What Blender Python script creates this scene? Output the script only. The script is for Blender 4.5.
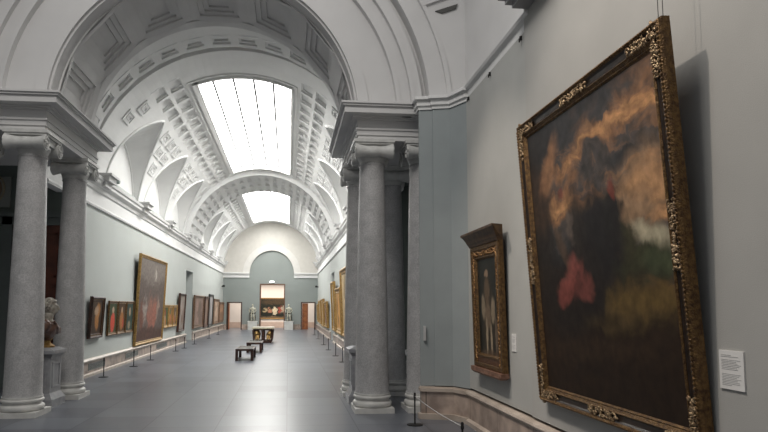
import bpy, bmesh, math, random
from math import sin, cos, pi, radians, sqrt, atan2
from mathutils import Vector, Matrix
random.seed(7)
for o in list(bpy.data.objects): bpy.data.objects.remove(o)
scene = bpy.context.scene
COL = scene.collection

# ------------------------------------------------------------------ camera
cd = bpy.data.cameras.new('camera'); cam = bpy.data.objects.new('camera', cd); COL.objects.link(cam)
F_PX = 592.6; YAW = radians(5.225); PIT = radians(4.442); ROLL = radians(0.164)
fw = Vector((sin(YAW)*cos(PIT), cos(YAW)*cos(PIT), sin(PIT)))
rt = Vector((cos(YAW), -sin(YAW), 0)); up = rt.cross(fw)
rt2 = rt*cos(ROLL) + up*sin(ROLL); up2 = rt2.cross(fw)
M = Matrix((rt2, up2, -fw)).transposed().to_4x4(); M.translation = Vector((0, 0, 2.05))
cam.matrix_world = M
cd.sensor_width = 36; cd.lens = F_PX/768*36
cd.shift_x = (384-342.5)/768; cd.shift_y = (261.1-216)/768
cd.clip_end = 300
scene.camera = cam
# ------------------------------------------------------------------ world, lights, exposure
scene.view_settings.view_transform = 'Standard'; scene.view_settings.look = 'None'
scene.view_settings.gamma = 1; scene.view_settings.exposure = 0.0
w = bpy.data.worlds.new('world'); scene.world = w; w.use_nodes = True
w.node_tree.nodes['Background'].inputs[0].default_value = (0.92, 0.95, 1.0, 1)
w.node_tree.nodes['Background'].inputs[1].default_value = 0.38
SKYLIGHT_STRENGTH = 13.0
def area(name, loc, rot, sx, sy, power, color=(1, 1, 1), spread=None):
    l = bpy.data.lights.new(name, 'AREA'); l.shape = 'RECTANGLE'; l.size = sx; l.size_y = sy
    l.energy = power; l.color = color
    if spread: l.spread = radians(spread)
    o = bpy.data.objects.new(name, l); COL.objects.link(o); o.location = loc; o.rotation_euler = rot
    return o
# daylight through the roof opening of the front hall
area('hall_daylight', (-1.6, 5.2, 11.6), (0, 0, 0), 3.2, 3.2, 520, (1.0, 0.96, 0.91))
# warm picture lamps fixed high on the left side of the hall, aimed at the right wall
def lamp(loc, tgt, power, size=50):
    l = bpy.data.lights.new('picture_lamp', 'SPOT'); l.energy = power; l.color = (1.0, .88, .76); l.spot_size = radians(size); l.spot_blend = .8; l.shadow_soft_size = .12
    o = bpy.data.objects.new('picture_lamp', l); COL.objects.link(o); o.location = loc
    o.rotation_euler = (Vector(tgt)-Vector(loc)).to_track_quat('-Z', 'Y').to_euler()
lamp((-1.4, 5.6, 9.8), (3.2, 5.2, 2.2), 950, 54)
lamp((-1.6, 8.6, 9.6), (3.2, 9.0, 1.9), 1100, 38)
# ceiling lamps of the rooms beyond the end doors
area('far_room_lamp', (-1.4, 57.2, 4.4), (0, 0, 0), 8, 2.5, 420, (1.0, 0.88, 0.78))

# ------------------------------------------------------------------ materials
MATS = {}
def new_mat(name):
    m = bpy.data.materials.new(name); m.use_nodes = True
    return m, m.node_tree.nodes, m.node_tree.links, m.node_tree.nodes['Principled BSDF']
def mat(name, col, rough=.6, metal=0, var=.06, scale=3, col2=None, bump=0, bscale=40, detail=4, spec=None, coat=0):
    if name in MATS: return MATS[name]
    m, N, L, B = new_mat(name)
    B.inputs['Roughness'].default_value = rough; B.inputs['Metallic'].default_value = metal
    if spec is not None: B.inputs['Specular IOR Level'].default_value = spec
    if coat: B.inputs['Coat Weight'].default_value = coat; B.inputs['Coat Roughness'].default_value = .15
    tc = N.new('ShaderNodeTexCoord'); no = N.new('ShaderNodeTexNoise'); no.inputs['Scale'].default_value = scale
    no.inputs['Detail'].default_value = detail
    L.new(tc.outputs['Object'], no.inputs['Vector'])
    mx = N.new('ShaderNodeMix'); mx.data_type = 'RGBA'
    c2 = col2 if col2 else tuple(c*(1-var) for c in col); c1 = col if col2 else tuple(min(1, c*(1+var)) for c in col)
    mx.inputs[6].default_value = (*c1, 1); mx.inputs[7].default_value = (*c2, 1)
    mr = N.new('ShaderNodeMapRange'); mr.inputs[1].default_value = .35; mr.inputs[2].default_value = .65
    L.new(no.outputs[0], mr.inputs[0]); L.new(mr.outputs[0], mx.inputs[0]); L.new(mx.outputs[2], B.inputs['Base Color'])
    if bump:
        n2 = N.new('ShaderNodeTexNoise'); n2.inputs['Scale'].default_value = bscale; L.new(tc.outputs['Object'], n2.inputs['Vector'])
        bp = N.new('ShaderNodeBump'); bp.inputs['Strength'].default_value = bump; bp.inputs['Distance'].default_value = .02
        L.new(n2.outputs[0], bp.inputs['Height']); L.new(bp.outputs[0], B.inputs['Normal'])
    MATS[name] = m; return m
def emis(name, col, s):
    if name in MATS: return MATS[name]
    m, N, L, B = new_mat(name)
    B.inputs['Base Color'].default_value = (*col, 1); B.inputs['Emission Color'].default_value = (*col, 1)
    B.inputs['Emission Strength'].default_value = s; B.inputs['Roughness'].default_value = .5
    MATS[name] = m; return m
def granite(name, c1, c2, rough=.35):
    m = mat(name, c1, rough, 0, scale=42, col2=c2, detail=6)
    N = m.node_tree.nodes; L = m.node_tree.links; B = N['Principled BSDF']
    tc = N.new('ShaderNodeTexCoord'); n = N.new('ShaderNodeTexNoise'); n.inputs['Scale'].default_value = 5; n.inputs['Detail'].default_value = 5
    L.new(tc.outputs['Object'], n.inputs['Vector'])
    mx = N.new('ShaderNodeMix'); mx.data_type = 'RGBA'; mx.blend_type = 'MULTIPLY'; mx.inputs[0].default_value = 1
    src = B.inputs['Base Color'].links[0].from_socket
    mr = N.new('ShaderNodeMapRange'); mr.inputs[1].default_value = .3; mr.inputs[2].default_value = .7; mr.inputs[3].default_value = .86; mr.inputs[4].default_value = 1.08
    L.new(n.outputs[0], mr.inputs[0]); L.new(src, mx.inputs[6]); L.new(mr.outputs[0], mx.inputs[7]); L.new(mx.outputs[2], B.inputs['Base Color'])
    return m
PLASTER = mat('white_plaster', (.74, .74, .73), .85, var=.03, scale=1.2)
PLASTER2 = mat('front_hall_plaster', (.63, .625, .62), .85, var=.04, scale=.9)
CREAM = mat('cream_plaster', (.56, .54, .50), .85, var=.03)
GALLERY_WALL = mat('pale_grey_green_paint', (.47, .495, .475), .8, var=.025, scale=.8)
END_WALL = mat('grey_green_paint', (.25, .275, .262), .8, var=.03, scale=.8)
HALL_WALL = mat('grey_wall_cloth', (.42, .415, .395), .85, var=.04, scale=1.2, bump=.15, bscale=180)
BLUE_WALL = mat('blue_grey_wall_cloth', (.30, .33, .335), .85, var=.05, scale=1.4)
DARK_WALL = mat('dark_green_paint', (.14, .165, .15), .7, var=.06)
GRANITE = granite('grey_granite', (.54, .53, .525), (.39, .385, .385), .38)
WHITE_STONE = mat('white_marble', (.66, .65, .62), .45, var=.08, scale=6)
CAP_STONE = mat('capital_stone', (.58, .58, .56), .6, var=.08, scale=9)
GREY_MARBLE = mat('grey_veined_marble', (.36, .36, .37), .3, scale=5, col2=(.24, .245, .26), detail=8)
BUST_STONE = mat('aged_marble', (.46, .43, .37), .55, scale=14, col2=(.24, .21, .17))
BUST_ROBE = mat('brown_marble', (.16, .085, .06), .35, scale=10, col2=(.06, .035, .028))
GOLD = mat('gilding', (.52, .34, .12), .36, .75, scale=22, col2=(.20, .115, .04), bump=.5, bscale=60)
GOLDP = mat('bright_gilding', (.44, .28, .095), .45, .4, scale=14, col2=(.26, .15, .05))
OLDGOLD = mat('dull_gilding', (.20, .115, .042), .42, .6, scale=26, col2=(.085, .045, .02), bump=.6, bscale=70)
ORN = mat('pale_gold_leaf', (.46, .34, .20), .42, .6, scale=60, col2=(.14, .08, .04))
FRAME_DARK = mat('dark_walnut_frame', (.035, .02, .012), .35, scale=12, col2=(.015, .009, .006))
BROWNFRAME = mat('brown_frame', (.19, .11, .065), .45, scale=12, col2=(.10, .055, .03))
WOOD = mat('reddish_wood', (.32, .11, .035), .4, scale=5, col2=(.18, .055, .018))
DARKWOOD = mat('dark_wood', (.075, .03, .018), .35, scale=9, col2=(.022, .011, .008))
REDWOOD = mat('mahogany', (.15, .040, .018), .45, scale=4, col2=(.09, .024, .012))
BLACK = mat('black_metal', (.018, .018, .018), .4, .3)
CORD = mat('grey_elastic_cord', (.42, .42, .42), .7)
CARD = mat('label_card', (.80, .79, .77), .6, var=.01)
INK = mat('grey_print', (.38, .38, .38), .8)
STEEL = mat('bench_cushion', (.06, .055, .045), .7)
VENT = mat('grey_vent_metal', (.22, .23, .22), .5)
BRONZE = mat('dark_bronze', (.12, .11, .085), .4, .4, scale=8, col2=(.05, .045, .035))
STATUE = mat('weathered_statue_stone', (.62, .60, .50), .6, scale=6, col2=(.30, .29, .22))
TABLETOP = mat('inlaid_marble_top', (.58, .52, .38), .3, scale=12, col2=(.32, .30, .22))

def marble_dado():
    m = mat('pinkish_brown_marble', (.48, .385, .325), .38, scale=3.5, col2=(.26, .205, .175), detail=12)
    N = m.node_tree.nodes; L = m.node_tree.links; B = N['Principled BSDF']
    tc = N.new('ShaderNodeTexCoord'); sp = N.new('ShaderNodeSeparateXYZ'); L.new(tc.outputs['Object'], sp.inputs[0])
    a = N.new('ShaderNodeMath'); a.operation = 'ADD'; L.new(sp.outputs[0], a.inputs[0]); L.new(sp.outputs[1], a.inputs[1])
    d = N.new('ShaderNodeMath'); d.operation = 'DIVIDE'; d.inputs[1].default_value = 1.35; L.new(a.outputs[0], d.inputs[0])
    f = N.new('ShaderNodeMath'); f.operation = 'FRACT'; L.new(d.outputs[0], f.inputs[0])
    lt = N.new('ShaderNodeMath'); lt.operation = 'GREATER_THAN'; lt.inputs[1].default_value = .012; L.new(f.outputs[0], lt.inputs[0])
    fl = N.new('ShaderNodeMath'); fl.operation = 'FLOOR'; L.new(d.outputs[0], fl.inputs[0])
    wn = N.new('ShaderNodeTexWhiteNoise'); wn.noise_dimensions = '1D'; L.new(fl.outputs[0], wn.inputs['W'])
    mr = N.new('ShaderNodeMapRange'); mr.inputs[3].default_value = .8; mr.inputs[4].default_value = 1.15; L.new(wn.outputs[0], mr.inputs[0])
    mu = N.new('ShaderNodeMath'); mu.operation = 'MULTIPLY'
    m2 = N.new('ShaderNodeMapRange'); m2.inputs[3].default_value = .45; L.new(lt.outputs[0], m2.inputs[0])
    L.new(mr.outputs[0], mu.inputs[0]); L.new(m2.outputs[0], mu.inputs[1])
    mx = N.new('ShaderNodeMix'); mx.data_type = 'RGBA'; mx.blend_type = 'MULTIPLY'; mx.inputs[0].default_value = 1
    src = B.inputs['Base Color'].links[0].from_socket
    L.new(src, mx.inputs[6]); L.new(mu.outputs[0], mx.inputs[7]); L.new(mx.outputs[2], B.inputs['Base Color'])
    return m
DADO = marble_dado()
DADO_TRIM = mat('pale_marble_moulding', (.50, .43, .37), .38, scale=3, col2=(.38, .32, .27), detail=8)

def floor_mat():
    m, N, L, B = new_mat('grey_marble_floor_slabs')
    tc = N.new('ShaderNodeTexCoord')
    def brick(c1, c2, mortar, msize, ox=0.0):
        mp = N.new('ShaderNodeMapping'); mp.inputs['Location'].default_value = (ox, 0, 0)
        L.new(tc.outputs['Object'], mp.inputs[0])
        b = N.new('ShaderNodeTexBrick'); b.offset = 0; b.inputs['Scale'].default_value = 1
        b.inputs['Brick Width'].default_value = 1.2; b.inputs['Row Height'].default_value = 1.05
        b.inputs['Mortar Size'].default_value = msize; b.inputs['Mortar Smooth'].default_value = .1; b.inputs['Bias'].default_value = -.25
        b.inputs['Color1'].default_value = c1; b.inputs['Color2'].default_value = c2; b.inputs['Mortar'].default_value = mortar
        L.new(mp.outputs[0], b.inputs['Vector']); return b
    b = brick((.135, .146, .170, 1), (.080, .086, .102, 1), (.05, .053, .06, 1), .009)
    n = N.new('ShaderNodeTexNoise'); n.inputs['Scale'].default_value = 2.5; n.inputs['Detail'].default_value = 8; n.inputs['Distortion'].default_value = .6
    L.new(tc.outputs['Object'], n.inputs['Vector'])
    mr = N.new('ShaderNodeMapRange'); mr.inputs[1].default_value = .3; mr.inputs[2].default_value = .7; mr.inputs[3].default_value = .93; mr.inputs[4].default_value = 1.07
    L.new(n.outputs[0], mr.inputs[0])
    mx = N.new('ShaderNodeMix'); mx.data_type = 'RGBA'; mx.blend_type = 'MULTIPLY'; mx.inputs[0].default_value = 1
    L.new(b.outputs[0], mx.inputs[6]); L.new(mr.outputs[0], mx.inputs[7]); L.new(mx.outputs[2], B.inputs['Base Color'])
    r = N.new('ShaderNodeMapRange'); r.inputs[1].default_value = .3; r.inputs[2].default_value = .7; r.inputs[3].default_value = .30; r.inputs[4].default_value = .325
    L.new(n.outputs[0], r.inputs[0]); L.new(r.outputs[0], B.inputs['Roughness'])
    B.inputs['IOR'].default_value = 1.5
    return m
FLOOR = floor_mat()

def painting_mat(name, base, blobs, noise_amt=.06, nscale=6, rough=.55, dark=.75, sky=None):
    """blobs: (u, v, ru, rv, angle_deg, colour, softness, strength) in canvas coordinates, v up"""
    m, N, L, B = new_mat(name)
    B.inputs['Roughness'].default_value = rough; B.inputs['Specular IOR Level'].default_value = .15
    uv = N.new('ShaderNodeTexCoord')
    no = N.new('ShaderNodeTexNoise'); no.inputs['Scale'].default_value = nscale; no.inputs['Detail'].default_value = 7; no.inputs['Distortion'].default_value = .8
    L.new(uv.outputs['UV'], no.inputs['Vector'])
    sb = N.new('ShaderNodeVectorMath'); sb.operation = 'SUBTRACT'; sb.inputs[1].default_value = (.5, .5, .5)
    L.new(no.outputs['Color'], sb.inputs[0])
    sc = N.new('ShaderNodeVectorMath'); sc.operation = 'SCALE'; sc.inputs['Scale'].default_value = noise_amt*2.5
    L.new(sb.outputs[0], sc.inputs[0])
    ad = N.new('ShaderNodeVectorMath'); ad.operation = 'ADD'; L.new(uv.outputs['UV'], ad.inputs[0]); L.new(sc.outputs[0], ad.inputs[1])
    rgb = N.new('ShaderNodeRGB'); rgb.outputs[0].default_value = (*base, 1); cur = rgb.outputs[0]
    if sky:
        mp = N.new('ShaderNodeMapping'); mp.inputs['Rotation'].default_value = (0, 0, radians(-28)); mp.inputs['Scale'].default_value = (1.0, 3.2, 1)
        L.new(ad.outputs[0], mp.inputs[0])
        ns = N.new('ShaderNodeTexNoise'); ns.inputs['Scale'].default_value = 2.6; ns.inputs['Detail'].default_value = 9; ns.inputs['Roughness'].default_value = .55; ns.inputs['Distortion'].default_value = .5
        L.new(mp.outputs[0], ns.inputs['Vector'])
        rp = N.new('ShaderNodeValToRGB'); cr = rp.color_ramp
        cr.elements[0].position = .36; cr.elements[0].color = (.035, .034, .036, 1); cr.elements[1].position = .66; cr.elements[1].color = (.58, .30, .13, 1)
        e = cr.elements.new(.47); e.color = (.085, .07, .062, 1); e = cr.elements.new(.56); e.color = (.30, .15, .075, 1)
        L.new(ns.outputs[0], rp.inputs[0]); cur = rp.outputs[0]
    for (u, v, ru, rv, ang, c, soft, st) in blobs:
        s1 = N.new('ShaderNodeVectorMath'); s1.operation = 'SUBTRACT'; s1.inputs[1].default_value = (u, v, 0); L.new(ad.outputs[0], s1.inputs[0])
        rr = N.new('ShaderNodeVectorRotate'); rr.rotation_type = 'Z_AXIS'; rr.inputs['Angle'].default_value = radians(-ang); L.new(s1.outputs[0], rr.inputs['Vector'])
        dv = N.new('ShaderNodeVectorMath'); dv.operation = 'MULTIPLY'; dv.inputs[1].default_value = (1/ru, 1/rv, 0); L.new(rr.outputs[0], dv.inputs[0])
        ln = N.new('ShaderNodeVectorMath'); ln.operation = 'LENGTH'; L.new(dv.outputs[0], ln.inputs[0])
        mr = N.new('ShaderNodeMapRange'); mr.interpolation_type = 'SMOOTHSTEP'
        soft *= .62; mr.inputs[1].default_value = 1+soft; mr.inputs[2].default_value = max(0, 1-soft); mr.inputs[3].default_value = 0; mr.inputs[4].default_value = st
        L.new(ln.outputs['Value'], mr.inputs[0])
        mx = N.new('ShaderNodeMix'); mx.data_type = 'RGBA'; L.new(mr.outputs[0], mx.inputs[0]); L.new(cur, mx.inputs[6]); mx.inputs[7].default_value = (*c, 1)
        cur = mx.outputs[2]
    n2 = N.new('ShaderNodeTexNoise'); n2.inputs['Scale'].default_value = nscale*3; n2.inputs['Detail'].default_value = 8; L.new(uv.outputs['UV'], n2.inputs['Vector'])
    m2 = N.new('ShaderNodeMapRange'); m2.inputs[1].default_value = .3; m2.inputs[2].default_value = .7; m2.inputs[3].default_value = dark; m2.inputs[4].default_value = 1.2
    L.new(n2.outputs[0], m2.inputs[0])
    mm = N.new('ShaderNodeMix'); mm.data_type = 'RGBA'; mm.blend_type = 'MULTIPLY'; mm.inputs[0].default_value = 1
    L.new(cur, mm.inputs[6]); L.new(m2.outputs[0], mm.inputs[7]); L.new(mm.outputs[2], B.inputs['Base Color'])
    return m

# ------------------------------------------------------------------ mesh helpers
class MB:
    def __init__(s): s.v = []; s.f = []; s.uv = {}
    def add(s, vs, fs):
        b = len(s.v); s.v += [tuple(p) for p in vs]; s.f += [tuple(i+b for i in f) for f in fs]; return s
    def box(s, x0, x1, y0, y1, z0, z1):
        return s.add([(x0,y0,z0),(x1,y0,z0),(x1,y1,z0),(x0,y1,z0),(x0,y0,z1),(x1,y0,z1),(x1,y1,z1),(x0,y1,z1)],
                     [(0,3,2,1),(4,5,6,7),(0,1,5,4),(1,2,6,5),(2,3,7,6),(3,0,4,7)])
    def frustum(s, cx, cy, a0, b0, a1, b1, z0, z1):
        return s.add([(cx-a0,cy-b0,z0),(cx+a0,cy-b0,z0),(cx+a0,cy+b0,z0),(cx-a0,cy+b0,z0),(cx-a1,cy-b1,z1),(cx+a1,cy-b1,z1),(cx+a1,cy+b1,z1),(cx-a1,cy+b1,z1)],
                     [(0,3,2,1),(4,5,6,7),(0,1,5,4),(1,2,6,5),(2,3,7,6),(3,0,4,7)])
    def prism(s, pts, axis, a, b):
        n = len(pts)
        def P(p, t): return (p[0], t, p[1]) if axis == 'y' else ((t, p[0], p[1]) if axis == 'x' else (p[0], p[1], t))
        return s.add([P(p, a) for p in pts]+[P(p, b) for p in pts],
                     [tuple(range(n-1, -1, -1)), tuple(range(n, 2*n))]+[(i, (i+1) % n, n+(i+1) % n, n+i) for i in range(n)])
    def lathe(s, prof, n=40, cx=0, cy=0, axis='z', cap=True):
        vs = []
        for r, z in prof:
            for k in range(n):
                a = 2*pi*k/n
                if axis == 'z': vs.append((cx+r*cos(a), cy+r*sin(a), z))
                elif axis == 'x': vs.append((z, cx+r*cos(a), cy+r*sin(a)))
                else: vs.append((cx+r*cos(a), z, cy+r*sin(a)))
        fs = []
        for i in range(len(prof)-1):
            for k in range(n):
                k2 = (k+1) % n; fs.append((i*n+k, i*n+k2, (i+1)*n+k2, (i+1)*n+k))
        if cap: fs += [tuple(range(n-1, -1, -1)), tuple(range((len(prof)-1)*n, len(prof)*n))]
        return s.add(vs, fs)
    def tube(s, pts, r, n=8):
        pts = [Vector(p) for p in pts]; vs = []; m = len(pts)
        for i, p in enumerate(pts):
            t = (pts[min(i+1, m-1)]-pts[max(i-1, 0)]).normalized()
            u = t.cross(Vector((0, 0, 1)));
            if u.length < 1e-3: u = t.cross(Vector((0, 1, 0)))
            u.normalize(); w_ = t.cross(u); ri = r[i] if isinstance(r, (list, tuple)) else r
            for k in range(n):
                a = 2*pi*k/n; vs.append(p+u*ri*cos(a)+w_*ri*sin(a))
        fs = [(i*n+k, i*n+(k+1) % n, (i+1)*n+(k+1) % n, (i+1)*n+k) for i in range(m-1) for k in range(n)]
        fs += [tuple(range(n-1, -1, -1)), tuple(range((m-1)*n, m*n))]
        return s.add(vs, fs)
    def ell(s, c, r, rot=None, n=14, m=9):
        vs = []; R = rot if rot is not None else Matrix.Identity(3); c = Vector(c)
        for i in range(m+1):
            ph = pi*i/m
            for k in range(n):
                a = 2*pi*k/n; vs.append(c+R@Vector((r[0]*sin(ph)*cos(a), r[1]*sin(ph)*sin(a), r[2]*cos(ph))))
        fs = [(i*n+k, (i+1)*n+k, (i+1)*n+(k+1) % n, i*n+(k+1) % n) for i in range(m) for k in range(n)]
        return s.add(vs, fs)
    def build(s, name, m, parent=None, smooth=False, weld=False, remesh=0, loc=None):
        me = bpy.data.meshes.new(name); me.from_pydata([tuple(v) for v in s.v], [], s.f); me.update()
        bm = bmesh.new(); bm.from_mesh(me)
        if weld or remesh: bmesh.ops.remove_doubles(bm, verts=bm.verts, dist=1e-4)
        bmesh.ops.recalc_face_normals(bm, faces=bm.faces)
        bm.to_mesh(me); bm.free()
        o = bpy.data.objects.new(name, me); COL.objects.link(o); me.materials.append(m)
        if parent: o.parent = parent
        if loc: o.location = loc
        if smooth:
            for p in me.polygons: p.use_smooth = True
            if smooth != 'all':
                try: me.set_sharp_from_angle(angle=radians(38))
                except Exception: pass
        if remesh:
            r = o.modifiers.new('remesh', 'REMESH'); r.mode = 'VOXEL'; r.voxel_size = remesh; r.use_smooth_shade = True
            sm = o.modifiers.new('smooth', 'SMOOTH'); sm.factor = .5; sm.iterations = 3
        return o
def struct(o): o['kind'] = 'structure'; return o
def thing(name, label, cat, loc=(0, 0, 0), rz=0, rx=0, group=None):
    o = bpy.data.objects.new(name, None); COL.objects.link(o); o.location = loc; o.rotation_euler = (rx, 0, rz)
    o.empty_display_size = .1; o['label'] = label; o['category'] = cat
    if group: o['group'] = group
    return o
def tag(o, label, cat, group=None):
    o['label'] = label; o['category'] = cat
    if group: o['group'] = group
    return o
def dup(root, loc, rz=None, label=None):
    r = root.copy(); COL.objects.link(r); r.location = loc
    if rz is not None: r.rotation_euler[2] = rz
    if label: r['label'] = label
    for ch in list(root.children):
        c = ch.copy(); COL.objects.link(c); c.parent = r
        for g in list(ch.children):
            d = g.copy(); COL.objects.link(d); d.parent = c
    return r
TR = [0]
def trim(mb, m, **k):
    TR[0] += 1
    return struct(mb.build('trim_%d' % TR[0], m, **k))

# ------------------------------------------------------------------ key dimensions
XL, XR = -5.86, 2.70             # gallery side walls
GC = -1.58; VR = 4.28; VZ = 5.50 # vault axis, radius, springing height
Y0, YE = 16.0, 54.4              # gallery start and end wall
AC = -1.65; AR = 2.98; AZ = 5.85 # front arch
NX = 3.256                       # near right wall
ET = 6.08                        # entablature top

# ------------------------------------------------------------------ floor
struct(MB().box(-10, 6, -5, 64, -.2, 0).build('floor', FLOOR))

# ------------------------------------------------------------------ gallery walls with doorways in the middle bay
DY0, DY1, DZ = 34.8, 37.2, 4.15
b = MB(); b.box(XL-.7, XL, Y0, DY0, 0, 6.2); b.box(XL-.7, XL, DY1, YE, 0, 6.2); b.box(XL-.7, XL, DY0, DY1, DZ, 6.2)
struct(b.build('wall_left', GALLERY_WALL))
b = MB(); b.box(XR, XR+.7, Y0, DY0, 0, 6.2); b.box(XR, XR+.7, DY1, YE, 0, 6.2); b.box(XR, XR+.7, DY0, DY1, DZ, 6.2)
struct(b.build('wall_right', GALLERY_WALL))
# dark rooms behind those doorways
struct(MB().box(XL-3.2, XL-3.0, 33, 39, 0, 5).build('wall_left_side_room', BLUE_WALL))
struct(MB().box(XR+3.0, XR+3.2, 33, 39, 0, 5).build('wall_right_side_room', BLUE_WALL))
# dado along the gallery
def dado(name, x, sgn, segs):
    b = MB(); t = MB()
    for y0, y1 in segs:
        b.box(min(x, x+sgn*.06), max(x, x+sgn*.06), y0, y1, .1, .43)
        t.prism([(x, .43), (x+sgn*.10, .43), (x+sgn*.11, .47), (x+sgn*.06, .52), (x, .52)], 'y', y0, y1)
        t.prism([(x, 0), (x+sgn*.11, 0), (x+sgn*.11, .07), (x+sgn*.06, .1), (x, .1)], 'y', y0, y1)
    struct(b.build('baseboard_'+name, DADO)); o = t.build('baseboard_%s_moulding' % name, DADO_TRIM); struct(o)
dado('left', XL, 1, [(Y0, DY0), (DY1, YE)]); dado('right', XR, -1, [(Y0, DY0), (DY1, YE)])
# gallery cornice
CP = [(0, 5.03), (.06, 5.03), (.08, 5.08), (.06, 5.13), (.03, 5.15), (.03, 5.52), (.08, 5.56), (.10, 5.66), (.20, 5.72), (.22, 5.74), (.22, 5.82), (.27, 5.85), (.29, 5.93), (-.2, 5.95), (-.2, 5.03)]
trim(MB().prism([(XL+a, z) for a, z in CP], 'y', 14.7, YE), PLASTER)
trim(MB().prism([(XR-a, z) for a, z in CP], 'y', 14.7, YE), PLASTER)

# ------------------------------------------------------------------ gallery vault
def V(y, deg, R=VR, cx=GC, cz=VZ): a = radians(deg); return (cx+R*cos(a), y, cz+R*sin(a))
def vquad(b, y0, y1, t0, t1, R=VR, n=None):
    n = n or max(1, int(abs(t1-t0)/3))
    for i in range(n):
        a0 = t0+(t1-t0)*i/n; a1 = t0+(t1-t0)*(i+1)/n
        b.add([V(y0, a0, R), V(y1, a0, R), V(y1, a1, R), V(y0, a1, R)], [(0, 1, 2, 3)])
def coffer(b, y0, y1, t0, t1, R=VR, my=.13, mt=1.3, d=.13, steps=2):
    """panel sunk in steps into the vault; my = margin in metres, mt = margin in degrees"""
    rc = [(y0, y1, t0, t1, R)]; yy0, yy1, a0, a1, rr = rc[0]
    def ring(A, B_):
        p = [V(A[0], A[2], A[4]), V(A[1], A[2], A[4]), V(A[1], A[3], A[4]), V(A[0], A[3], A[4])]
        q = [V(B_[0], B_[2], B_[4]), V(B_[1], B_[2], B_[4]), V(B_[1], B_[3], B_[4]), V(B_[0], B_[3], B_[4])]
        for i in range(4):
            j = (i+1) % 4; b.add([p[i], p[j], q[j], q[i]], [(0, 1, 2, 3)])
    cur = rc[0]
    for s in range(steps):
        k = 1 if s == 0 else .55
        nx = (cur[0]+my*k, cur[1]-my*k, cur[2]+mt*k, cur[3]-mt*k, cur[4]); ring(cur, nx)
        dn = (*nx[:4], nx[4]+d/steps); ring(nx, dn); cur = dn
    vquad(b, cur[0], cur[1], cur[2], cur[3], cur[4])
ZS = 5.93; HW = 2.05; HG = 2.72; RHO = (HG*HG+HW*HW)/(2*HW); OFF = RHO-HW; PSI = math.acos(OFF/RHO)
NS = 16
LUN = [(-OFF+RHO*cos(PSI*i/NS), RHO*sin(PSI*i/NS)) for i in range(NS+1)]   # (half width, height)
def zdeg(z): return math.degrees(math.asin((z-VZ)/VR))
PITCH = 4.95; BAYS = [18.7+PITCH*k for k in (0, 1, 2)]+[18.7+PITCH*k for k in (4, 5, 6)]
AP = zdeg(ZS+HG)
vault = MB(); groin = {1: MB(), -1: MB()}
def side(a, s): return a if s > 0 else 180-a
for s in (1, -1):
    for yb in BAYS:
        yc = yb+PITCH/2
        for i in range(NS):
            w0, h0 = LUN[i]; w1, h1 = LUN[i+1]; a0, a1 = zdeg(ZS+h0), zdeg(ZS+h1)
            for sg in (1, -1):
                e = yb+PITCH if sg > 0 else yb
                vault.add([V(yc+sg*w0, side(a0, s)), V(e, side(a0, s)), V(e, side(a1, s)), V(yc+sg*w1, side(a1, s))], [(0, 1, 2, 3)])
        # lunette soffit and wall
        XW = GC+s*(VR+.14)
        for sg in (1, -1):
            g = []
            for i in range(NS+1):
                wd, h = LUN[i]; ch = pi/2*i/NS
                p = V(yc+sg*wd, side(zdeg(ZS+h), s)); q = (XW, yc+sg*HW*.97*cos(ch), ZS+2.12*sin(ch)); g.append((p, q))
            for i in range(NS):
                vault.add([g[i][0], g[i+1][0], g[i+1][1], g[i][1]], [(0, 1, 2, 3)])
                vault.add([g[i][1], g[i+1][1], (XW, yc, ZS)], [(0, 1, 2)])
            groin[s].tube([Vector(x[0])+Vector((-s*.01, 0, -.01)) for x in g], .045, 6)
            groin[s].tube([Vector(x[1])+Vector((-s*.02, 0, 0)) for x in g], .03, 6)
        # coffer rows above the lunettes
        for k in range(5):
            ya, yb2 = yb+PITCH*k/5, yb+PITCH*(k+1)/5
            for (t0, t1) in ((AP+1.2, AP+8.8), (AP+8.8, AP+16.4)):
                A0, A1 = (t0, t1) if s > 0 else (180-t1, 180-t0)
                coffer(vault, ya, yb2, A0, A1, my=.09, mt=.8, d=.11)
        A0, A1 = side(AP, s), side(AP+1.2, s); vquad(vault, yb, yb+PITCH, A0, A1)
        A0, A1 = side(AP+16.4, s), side(68, s); vquad(vault, yb, yb+PITCH, A0, A1)
    # strips beside the end arch and the middle rib
    for y0, y1 in ((17.6, 18.7), (53.35, YE)):
        vquad(vault, y0, y1, side(zdeg(ZS), s), side(68, s))
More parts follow.
